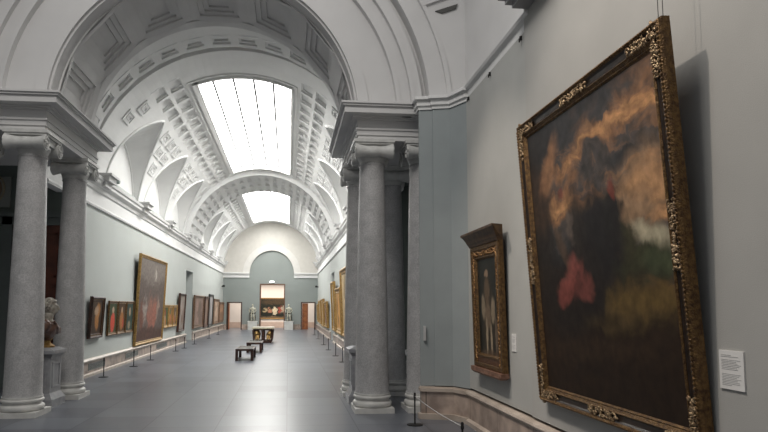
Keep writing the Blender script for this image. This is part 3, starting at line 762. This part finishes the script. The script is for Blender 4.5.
def leafwork(cx, cz, lx, lz, nn, seed):
    b = MB(); r = random.Random(seed)
    for k in range(nn):
        x = cx+r.uniform(-lx, lx); z = cz+r.uniform(-lz, lz); a = r.uniform(0, pi)
        b.ell((x, -.078-r.uniform(0, .010), z), (.024, .012, .010), Matrix.Rotation(a, 3, 'Y'), n=8, m=5)
    return b
orn = []
for i, (sx, sz) in enumerate(((-1, 0), (1, 0), (-1, 1), (1, 1))):
    cxx = sx*(W/2-.10); czz = .10 if sz == 0 else H-.10; dz = 1 if sz == 0 else -1
    b = leafwork(cxx, czz+dz*.12, .04, .24, 75, 10+i); bb = leafwork(cxx-sx*.16, czz, .22, .04, 70, 20+i); b.add(bb.v, bb.f)
    b.build('corner_leafwork', ORN, big, smooth='all')
for i, (cxx, czz, lx, lz) in enumerate(((0, .10, .28, .04), (0, H-.10, .28, .04), (-W/2+.10, H/2, .04, .28), (W/2-.10, H/2, .04, .28))):
    leafwork(cxx, czz, lx, lz, 90, 30+i).build('centre_leafwork', ORN, big, smooth='all')
O1, O2 = (.46, .22, .10), (.62, .36, .18)
bigm = painting_mat('stormy_landscape_paint', (.030, .024, .020), [
    (.5, 1.02, .95, .13, 10, (.040, .039, .041), .8, .9), (.02, .93, .22, .22, 0, (.030, .028, .028), .7, .9),
    (.02, .62, .17, .30, 0, (.020, .015, .012), .5, .95), (.07, .72, .09, .12, 20, (.06, .032, .018), .8, .6),
    (.88, .64, .22, .10, 12, O2, .9, .45), (.20, .83, .12, .05, 50, O1, .8, .6), (.92, .50, .14, .04, -15, (.50, .44, .30), .7, .8),
    (.80, .43, .22, .055, 5, (.050, .050, .024), .5, 1), (.74, .50, .07, .07, 0, (.045, .04, .02), .5, 1), (.92, .42, .09, .05, 0, (.060, .070, .035), .5, 1),
    (.5, .15, 1.2, .25, 0, (.026, .015, .009), .3, 1), (.80, .33, .34, .045, 0, (.15, .095, .030), .8, .85), (.55, .28, .36, .04, 0, (.10, .065, .026), .9, .6), (.45, .17, .5, .04, 4, (.045, .026, .015), .9, .6),
    (.27, .36, .30, .15, 0, (.020, .014, .011), .6, 1), (.55, .52, .17, .17, -20, (.017, .014, .014), .5, 1), (.46, .40, .13, .12, 0, (.020, .015, .013), .5, 1), (.68, .60, .06, .09, -30, (.018, .015, .014), .5, 1), (.40, .58, .07, .14, 0, (.028, .020, .016), .7, .9),
    (.34, .43, .085, .075, 12, (.26, .075, .058), .5, .95), (.28, .375, .09, .045, 20, (.22, .06, .046), .6, .9), (.42, .38, .07, .045, 0, (.19, .055, .042), .6, .9), (.37, .40, .03, .08, -20, (.10, .03, .025), .8, .7),
    (.35, .60, .03, .05, 12, (.20, .15, .12), .8, .6), (.25, .56, .03, .09, 30, (.10, .06, .035), .9, .7), (.30, .74, .03, .02, 0, (.20, .04, .03), .6, .6), (.70, .67, .025, .03, 0, (.22, .045, .03), .6, .7)], .05, 8, .5, .62, sky=True)
canvas(W, H, FWB-.01, .045, bigm, big)
b = MB()
for dx in (-.03, .03): b.tube([(W/2-.08+dx, -.02, H-.02), (W/2-.08+dx*.9, .13, H+2.6)], .003, 5)
b.build('hanging_wire', BLACK, big)

# --- the narrow painting with a tabernacle frame
W2, H2 = 1.36, 1.98
sm = thing('tabernacle_framed_painting', 'tall narrow painting of a pale upright shape in a gilt frame with flared cornice', 'painting', (NX-.03, 9.20, 1.08), radians(-90), radians(1.4))
frame_ring(W2, H2, [(0, 0), (0, .07), (.02, .085), (.07, .085), (.08, .07)]).build('outer_moulding', OLDGOLD, sm)
frame_ring(W2, H2, [(.08, .02), (.08, .065), (.18, .06), (.18, .02)]).build('frame_field', mat('carved_red_gilt', (.16, .07, .028), .45, .35, scale=30, col2=(.07, .03, .015), bump=.6), sm)
frame_ring(W2, H2, [(.18, .02), (.18, .07), (.20, .07), (.23, .035), (.23, 0)]).build('inner_moulding', OLDGOLD, sm)
b = MB(); r = random.Random(5)
for k in range(80):
    z = .08+(H2-.16)*k/79
    for x in (-W2/2+.13, W2/2-.13): b.ell((x+r.uniform(-.03, .03), -.068, z), (.028, .016, .015), Matrix.Rotation(r.uniform(0, pi), 3, 'Y'), n=8, m=5)
for k in range(56):
    x = -W2/2+.1+(W2-.2)*k/55
    b.ell((x, -.068, H2-.13+r.uniform(-.035, .035)), (.028, .016, .015), Matrix.Rotation(r.uniform(0, pi), 3, 'Y'), n=8, m=5)
b.build('carved_ornament', mat('worn_gold_leaf', (.42, .25, .10), .4, .6, scale=40, col2=(.16, .07, .03)), sm, smooth='all')
b = MB()
cpf = [(.0, .0), (.09, .0), (.105, .04), (.12, .06), (.14, .11), (.18, .18), (.205, .20), (.205, .235), (0, .235)]
vs = []; NPf = len(cpf)
for (e, z) in cpf:
    g_ = max(0, e-.09); vs += [(-W2/2-g_, -e, H2+z), (W2/2+g_, -e, H2+z)]
fs = [(2*i, 2*i+1, 2*i+3, 2*i+2) for i in range(NPf-1)]+[tuple(range(0, 2*NPf, 2)), tuple(range(1, 2*NPf, 2))[::-1]]+[(0, 1, 2*NPf-1, 2*NPf-2)]
b.add(vs, fs); b.build('crowning_cornice', mat('brown_gilt_cornice', (.13, .07, .03), .4, .3, scale=14, col2=(.06, .03, .015)), sm)
b = MB(); b.box(-W2/2-.03, W2/2+.03, -.13, 0, -.06, 0); b.frustum(0, -.06, W2/2-.06, .05, W2/2, .08, -.10, -.06); b.build('sill', mat('pinkish_gilt_sill', (.30, .17, .12), .45, .2, scale=12, col2=(.16, .08, .05)), sm)
PALE = (.40, .31, .21)
smm = painting_mat('pale_shape_paint', (.020, .020, .016), [
    (.5, .3, .3, .5, 0, (.05, .035, .02), .7, .8), (.46, .84, .09, .035, 0, (.30, .20, .13), .4, 1), (.47, .66, .13, .14, 0, (.13, .085, .05), .5, .9),
    (.26, .50, .09, .13, 12, PALE, .4, .6), (.47, .40, .15, .14, 0, (.20, .14, .09), .4, .8), (.74, .46, .09, .13, -10, PALE, .45, .6),
    (.40, .18, .045, .19, -3, PALE, .3, .85), (.62, .16, .045, .18, 4, PALE, .3, .8), (.86, .22, .05, .2, 0, (.22, .15, .10), .5, .6), (.5, .01, .5, .04, 0, (.12, .07, .04), .6, .6)], .03, 7, .35)
canvas(W2, H2, .22, .035, smm, sm)

# --- wall labels
def label_card(label, y, z0, w, h, nl, x=NX-.03):
    t = thing('wall_label', label, 'label', (x, y, z0), radians(-90))
    MB().box(-w/2, w/2, -.012, 0, 0, h).build('card', CARD, t)
    b = MB(); r = random.Random(int(y*10))
    for k in range(nl):
        if k in (2, nl//2, nl//2+1): continue
        z = h-.03-(h-.05)*k/nl; ln = w*.8*(r.uniform(.75, 1) if k not in (0, nl-1) else .5)
        b.box(-w*.4, -w*.4+ln, -.0135, -.012, z-.0035, z)
    b.build('printed_lines', INK, t)
label_card('white text label on the wall right of the largest painting', 4.08, 1.46, .24, .28, 20)
label_card('small white label on the wall between the narrow and the largest painting', 8.34, 1.42, .16, .25, 14, NX)
t = tag(MB().box(2.54, 2.58, 10.98, 11.0+.04, 1.43, 1.70).build('wall_label', mat('grey_label_card', (.5, .5, .5), .6)), 'thin white label on the blue-grey wall corner beside the columns', 'label')

# --- gallery paintings, left wall
def pm(name, base, cols, seed, n=7, vert=True):
    r = random.Random(seed); bl = []
    for k in range(n):
        c = r.choice(cols); bl.append((r.uniform(.2, .8), r.uniform(.15, .75), r.uniform(.08, .22), r.uniform(.12, .3) if vert else r.uniform(.08, .15), r.uniform(-25, 25), c, .45, .85))
    return painting_mat(name, base, bl, .05, 6, .4)
RL = radians(90); RR = radians(-90)
SK, RD, GN, BR, OR_ = (.45, .32, .22), (.42, .07, .05), (.06, .11, .05), (.10, .06, .035), (.45, .2, .06)
L = XL+.02
painting('dark framed small painting nearest the columns on the left gallery wall', 1.2, 1.25, (L, 18.6, 1.1), RL, pm('small_interior_paint', (.05, .03, .02), [SK, OR_, BR], 1), .14, .10, DARKWOOD, radians(3), cm2=OLDGOLD)
painting('red and green panel, left of three joined panels beside the tall brown painting', 1.02, 1.14, (L, 20.38, 1.1), RL, painting_mat('red_robe_paint', (.05, .07, .035), [(.5, .35, .28, .35, 0, (.55, .08, .05), .3, 1), (.5, .78, .14, .10, 0, SK, .4, .9)], .04), .10, .06, OLDGOLD, radians(2), 'small panels left of the tall painting')
painting('orange and brown panel in the middle of three joined left wall panels', 1.02, 1.14, (L, 21.44, 1.1), RL, painting_mat('orange_robe_paint', (.07, .04, .02), [(.5, .4, .28, .35, 0, (.38, .16, .05), .4, .9), (.5, .78, .12, .10, 0, SK, .4, .9), (.7, .3, .12, .2, 0, (.4, .06, .04), .4, .8)], .04), .10, .06, OLDGOLD, radians(2), 'small panels left of the tall painting')
painting('dark green panel, right of three joined panels, touching the tall brown painting', 1.02, 1.14, (L, 22.48, 1.1), RL, painting_mat('dark_green_panel_paint', (.03, .055, .045), [(.5, .7, .15, .16, 0, SK, .4, .8), (.45, .2, .2, .15, 0, (.4, .3, .2), .5, .7)], .04), .10, .06, OLDGOLD, radians(2), 'small panels left of the tall painting')
painting('tall brown painting in a plain yellow gilt frame, biggest on the left gallery wall', 4.9, 3.55, (L, 25.65, .55), RL, painting_mat('brown_crowd_paint', (.115, .09, .08), [
    (.5, .9, .6, .2, 0, (.20, .17, .15), .5, .8), (.58, .82, .05, .08, 5, (.50, .46, .40), .8, .7), (.25, .38, .06, .16, 0, (.38, .34, .30), .8, .6), (.15, .3, .08, .2, 0, (.16, .06, .04), .5, .8),
    (.45, .3, .10, .25, 0, (.28, .12, .09), .5, .9), (.62, .30, .08, .2, 0, (.34, .13, .09), .8, .8), (.75, .4, .05, .14, 0, (.36, .26, .21), .8, .7), (.4, .45, .08, .1, 0, (.22, .12, .09), .8, .8), (.5, .05, .7, .1, 0, (.09, .05, .04), .5, .9)], .11, 8), .14, .11, GOLDP, radians(2.5))
for k in range(3):
    painting(['first','second','third'][k] and ['green toned panel nearest the tall brown painting, on its far side', 'orange toned middle panel beyond the tall brown painting', 'brown panel furthest of three beyond the tall brown painting'][k],
             1.08, 1.1, (L, 28.95+1.12*k, 1.04), RL, pm('far_panel_paint_%d' % k, [(.06, .09, .04), (.25, .12, .04), (.12, .08, .05)][k], [OR_, SK, RD, GN], 40+k, 5), .14, .08, GOLDP, radians(2), 'three small gilt panels beyond the tall painting')
painting('narrow dark framed picture just before the left doorway', 1.75, 2.05, (L, 32.9, .72), RL, pm('pale_grey_paint', (.30, .26, .23), [(.45, .4, .36), (.22, .15, .12)], 51), .16, .12, DARKWOOD, radians(2.5))
Lp = [(39.1, 4.0, 2.08, .70, BROWNFRAME, (.26, .18, .15), 'wide brown painting first beyond the left doorway'),
      (42.6, 1.9, 2.15, .62, DARKWOOD, (.22, .15, .12), 'slim dark framed painting second beyond the left doorway'),
      (45.0, 2.2, 2.4, .58, mat('black_frame', (.03, .035, .035), .4), (.40, .38, .38), 'black framed painting standing tallest beyond the left doorway'),
      (48.5, 3.3, 2.0, .68, BROWNFRAME, (.42, .30, .22), 'warm beige painting fourth beyond the left doorway'),
      (52.3, 3.2, 1.75, .72, BROWNFRAME, (.36, .20, .12), 'orange brown painting nearest the end wall on the left side')]
for i, (y, w_, h_, z, fm, c, lb) in enumerate(Lp):
    painting(lb, w_, h_, (L, y, z), RL, pm('left_far_paint_%d' % i, c, [tuple(x*.6 for x in c), tuple(min(1, x*1.4) for x in c)], 60+i, 6), .22, .12, fm, radians(2))
# right wall
R_ = XR-.02
Rp = [(50.6, 2.6, 1.5, .8, (.30, .18, .10), 'gilt framed painting nearest the end wall on the right side'),
      (47.3, 3.0, 1.85, .72, (.30, .20, .12), 'gilt framed painting second from the end wall on the right side'),
      (43.8, 2.9, 2.0, .65, (.35, .22, .10), 'taller gilt framed painting third from the end wall on the right side'),
      (40.2, 3.2, 1.75, .68, (.25, .14, .08), 'gilt framed painting just beyond the right doorway'),
      (33.2, 1.9, 2.75, .72, (.40, .33, .24), 'pale tall gilt painting just before the right doorway'),
      (29.9, 3.2, 2.32, .70, (.50, .26, .08), 'orange toned gilt painting left of the right-hand columns'),
      (26.2, 3.4, 3.1, .70, (.45, .33, .18), 'tall gilt painting partly hidden by the right-hand column')]
for i, (y, w_, h_, z, c, lb) in enumerate(Rp):
    painting(lb, w_, h_, (R_, y, z), RR, pm('right_paint_%d' % i, c, [tuple(x*.5 for x in c), tuple(min(1, x*1.4) for x in c)], 80+i, 6), .26, .16, GOLDP, radians(2.5))
# painting seen through the middle door
painting('dark group painting with pale shapes seen through the tall middle doorway', 3.4, 2.1, (-1.45, 59.485, .85), 0, painting_mat('dim_group_paint', (.025, .028, .022), [
    (.25, .42, .05, .12, 0, (.45, .36, .22), .5, .8), (.38, .40, .06, .14, 0, (.50, .25, .16), .5, .8), (.53, .38, .07, .2, 0, (.70, .62, .45), .4, .9), (.70, .42, .06, .18, 0, (.40, .10, .07), .4, .8), (.80, .46, .06, .18, 0, (.50, .42, .32), .5, .8), (.9, .3, .05, .2, 0, (.22, .10, .06), .5, .8), (.5, .02, .6, .06, 0, (.22, .15, .09), .5, .8), (.6, .85, .5, .15, 0, (.09, .06, .035), .6, .7)], .11, 9), .12, .08, GOLDP)

# ------------------------------------------------------------------ statues on pedestals by the end wall
def make_statue(label, x):
    s = thing('standing_statue', label, 'statue', (x, 53.75, .78))
    b = MB(); b.box(-.27, .27, -.22, .22, 0, .06); b.build('base', BRONZE, s)
    b = MB()
    b.ell((0, 0, 1.42), (.085, .095, .115)); b.tube([(0, 0, 1.22), (0, 0, 1.36)], .05, 10)
    b.ell((0, 0, 1.08), (.19, .12, .19)); b.ell((0, 0, .90), (.15, .11, .14)); b.ell((0, 0, .78), (.16, .12, .11))
    b.tube([(-.08, 0, .76), (-.11, -.03, .42), (-.10, .02, .06)], [.10, .07, .045], 10); b.tube([(.08, 0, .76), (.10, -.04, .42), (.15, .04, .06)], [.10, .07, .045], 10)
    b.tube([(-.18, 0, 1.18), (-.31, .02, .98), (-.27, -.10, .78)], [.065, .05, .035], 10); b.tube([(.18, 0, 1.18), (.30, .02, .96), (.20, -.12, .82)], [.065, .05, .035], 10)
    b.ell((-.10, -.05, .05), (.05, .11, .04)); b.ell((.15, -.03, .05), (.05, .11, .04))
    b.build('figure', STATUE, s, remesh=.02)
    b = MB(); b.tube([(-.19, .03, 1.22), (-.26, .08, .9), (-.24, .08, .45), (-.26, .08, .08)], [.04, .05, .05, .04], 10); b.tube([(.19, .03, 1.22), (.26, .08, .9), (.25, .08, .45), (.24, .08, .08)], [.04, .05, .05, .04], 10)
    b.tube([(-.25, .05, .72), (0, -.04, .70), (.25, .05, .72)], [.06, .09, .06], 10)
    b.build('drapery', BRONZE, s, remesh=.025)
    return s
st = make_statue('standing figure statue on a white block left of the middle doorway', -3.15)
dup(st, (.07, 53.75, .78), None, 'standing figure statue on a white block right of the middle doorway')
for x, lb in ((-3.15, 'white block pedestal under the statue left of the middle doorway'), (.07, 'white block pedestal under the statue right of the middle doorway')):
    t = thing('statue_pedestal', lb, 'pedestal', (x, 53.75, 0))
    MB().box(-.40, .40, -.30, .30, 0, .72).build('block', mat('pedestal_white', (.55, .55, .53), .6), t); MB().box(-.43, .43, -.33, .33, .72, .78).build('slab', WHITE_STONE, t)

# ------------------------------------------------------------------ table and benches
t = thing('marble_table', 'inlaid marble table on dark carved feet with gilt lions, beyond the benches', 'table', (-1.42, 35.2, 0))
MB().box(-.62, .62, -.95, .95, .80, .88).build('tabletop', TABLETOP, t)
MB().box(-.55, .55, -.88, .88, .72, .80).build('apron', DARKWOOD, t)
for sy in (-1, 1):
    for sx in (-1, 1):
        b = MB(); b.ell((sx*.34, sy*.62, .44), (.17, .20, .17)); b.ell((sx*.36, sy*.80, .56), (.12, .11, .13)); b.ell((sx*.36, sy*.90, .52), (.06, .06, .05)); b.tube([(sx*.36, sy*.78, .40), (sx*.40, sy*.88, .16)], [.06, .045], 8); b.tube([(sx*.26, sy*.78, .40), (sx*.24, sy*.88, .16)], [.06, .045], 8)
        b.build('gilt_lion', GOLDP, t, remesh=.025)
for sy in (-1, 1):
    b = MB(); b.box(-.5, .5, sy*.72-.18, sy*.72+.18, .0, .12); b.box(-.08, .08, sy*.70-.1, sy*.70+.1, .12, .72)
    for sx in (-1, 1): b.frustum(sx*.52, sy*.62, .04, .1, .09, .12, .12, .72)
    b.build('pedestal_foot', DARKWOOD, t)
def make_bench(label, loc):
    t = thing('gallery_bench', label, 'bench', loc, 0, 0, 'wooden benches on the gallery floor')
    MB().box(-.30, .30, -.88, .88, .385, .44).build('seat', STEEL, t)
    b = MB(); b.box(-.34, -.30, -.92, .92, .37, .45); b.box(.30, .34, -.92, .92, .37, .45); b.box(-.30, .30, -.92, -.88, .37, .45); b.box(-.30, .30, .88, .92, .37, .45); b.build('seat_frame', DARKWOOD, t)
    for sx in (-1, 1):
        for sy in (-1, 1):
            b = MB(); b.box(sx*.29-.05, sx*.29+.05, sy*.85-.07, sy*.85+.07, 0, .37); b.build('leg', DARKWOOD, t)
    return t
bn = make_bench('dark wooden bench with grey top, nearest the camera', (-1.64, 23.95, 0))
dup(bn, (-1.50, 28.0, 0), None, 'dark wooden bench standing behind the nearest one, before the table')

# ------------------------------------------------------------------ stanchions
def make_stanchion(label, loc, grp='low barrier posts along the gallery walls'):
    t = thing('barrier_post', label, 'barrier post', loc, 0, 0, grp)
    MB().lathe([(.14, 0), (.14, .012), (.10, .02), (.02, .024)], 24).build('foot', BLACK, t, smooth=True)
    MB().lathe([(.014, .02), (.014, .46), (.022, .47), (.024, .50), (.018, .52), (.022, .54), (.012, .56)], 14).build('post', BLACK, t, smooth=True)
    return t
sp = make_stanchion('black barrier post on the floor in front of the blue-grey wall corner', (2.23, 10.39, 0))
spp = sp
dup(sp, (2.28, 7.7, 0), None, 'black barrier post with only its top showing at the bottom edge')
lefts = [(-5.32, 18.0, 'black barrier post under the dark framed small painting, nearest on the left'), (-5.25, 21.1, 'black barrier post before the green panel left of the tall brown painting'), (-5.25, 23.6, 'black barrier post at the near end of the tall brown painting'),
         (-5.15, 28.2, 'black barrier post at the far end of the tall brown painting'), (-5.10, 30.2, 'black barrier post before the small gilt panels beyond the tall painting'), (-5.1, 33.4, 'distant black barrier post just before the left doorway'), (-5.1, 39.5, 'distant black barrier post first beyond the left doorway'), (-5.1, 44.5, 'distant black barrier post furthest along the left wall')]
for x, y, lb in lefts: dup(sp, (x, y, 0), None, lb)
rights = [(2.05, 22.3, 'black barrier post against the left edge of the right-hand columns'), (2.02, 25.1, 'second black barrier post from the columns along the right wall'), (1.95, 28.6, 'third black barrier post from the columns along the right wall'),
          (1.95, 32.5, 'fourth black barrier post from the columns along the right wall'), (1.95, 38.5, 'fifth black barrier post from the columns along the right wall'), (1.95, 44.0, 'black barrier post furthest along the right wall')]
for x, y, lb in rights: dup(sp, (x, y, 0), None, lb)
def cord(p, q, sag, lb):
    pts = []
    for k in range(13):
        u = k/12; pts.append((p[0]+(q[0]-p[0])*u, p[1]+(q[1]-p[1])*u, p[2]+(q[2]-p[2])*u-sag*4*u*(1-u)))
    c = MB().tube([(x-p[0], y-p[1], z) for x, y, z in pts], .006, 6).build('cord', CORD, sp, smooth='all'); c['label'] = lb
cord((2.23, 10.37, .50), (2.28, 7.72, .50), .03, 'thin pale cord strung between the two nearest barrier posts')

# ------------------------------------------------------------------ small fittings
for i, (y0, y1, lb) in enumerate(((18.1, 19.7, 'grey air grille in the left skirting nearest the columns'), (22.1, 23.9, 'grey air grille in the left skirting at the near edge of the tall painting'), (27.2, 29.4, 'grey air grille in the left skirting beneath the far end of the tall painting'))):
    t = thing('air_grille', lb, 'vent', (XL+.06, (y0+y1)/2, .17)); hw = (y1-y0)/2
    b = MB(); b.box(0, .012, -hw, hw, 0, .02); b.box(0, .012, -hw, hw, .18, .20); b.box(0, .012, -hw, -hw+.02, .02, .18); b.box(0, .012, hw-.02, hw, .02, .18); b.build('rim', VENT, t)
    b = MB()
    for k in range(7): b.box(.001, .009, -hw+.02, hw-.02, .03+k*.022, .04+k*.022)
    b.build('slats', VENT, t)
    MB().box(0, .001, -hw+.02, hw-.02, .02, .18).build('backing', mat('grille_shadow', (.08, .08, .08), .9), t)
def camera_box(lb, x, y, z, s):
    t = thing('security_camera', lb, 'security camera', (x, y, z))
    b = MB(); b.box(min(0, s*.08), max(0, s*.08), -.05, .05, -.05, .05); b.build('bracket', BLACK, t)
    b = MB(); b.lathe([(.09, -.05), (.11, -.02), (.11, .10), (.06, .13)], 18, s*.18, 0); b.build('housing', BLACK, t, smooth=True)
camera_box('small black camera on the left wall near the end wall corner', XL, 53.2, 3.85, 1)
camera_box('small black camera on the right wall near the end wall corner', XR, 53.2, 3.85, -1)
t = thing('exit_sign', 'small white lit sign above the tall middle doorway', 'sign', (-1.48, YE-.02, 4.25))
MB().box(-.20, .20, -.07, 0, 0, .16).build('housing', mat('sign_housing', (.7, .7, .7), .5), t)
MB().box(-.19, .19, -.08, -.07, .01, .15).build('lit_face', emis('lit_sign_face', (.95, 1, .97), 3), t)
t = thing('spotlight', 'small grey spotlight on the left cornice beside the column capital', 'spotlight', (-5.62, 19.6, 5.93))
MB().box(-.05, .05, -.05, .05, 0, .10).build('bracket', mat('fitting_grey', (.3, .36, .34), .5), t)
b = MB(); b.lathe([(.05, -.12), (.07, -.1), (.07, .12), (.05, .14)], 14, 0, .16, axis='x'); b.build('housing', mat('fitting_grey', (.3, .36, .34), .5), t, smooth=True)
for i, (y, lb) in enumerate(((10.3, 'small dark picture hook on the right wall cornice above the narrow painting'), (9.15, 'small dark picture hook midway along the right wall cornice'), (7.85, 'small dark picture hook at the near end of the right wall cornice'))):
    b = MB(); b.box(NX-.03, NX, y-.015, y+.015, 5.82, 5.88); b.box(NX-.045, NX-.03, y-.01, y+.01, 5.79, 5.84)
    tag(b.build('picture_hook', BLACK), lb, 'hook')
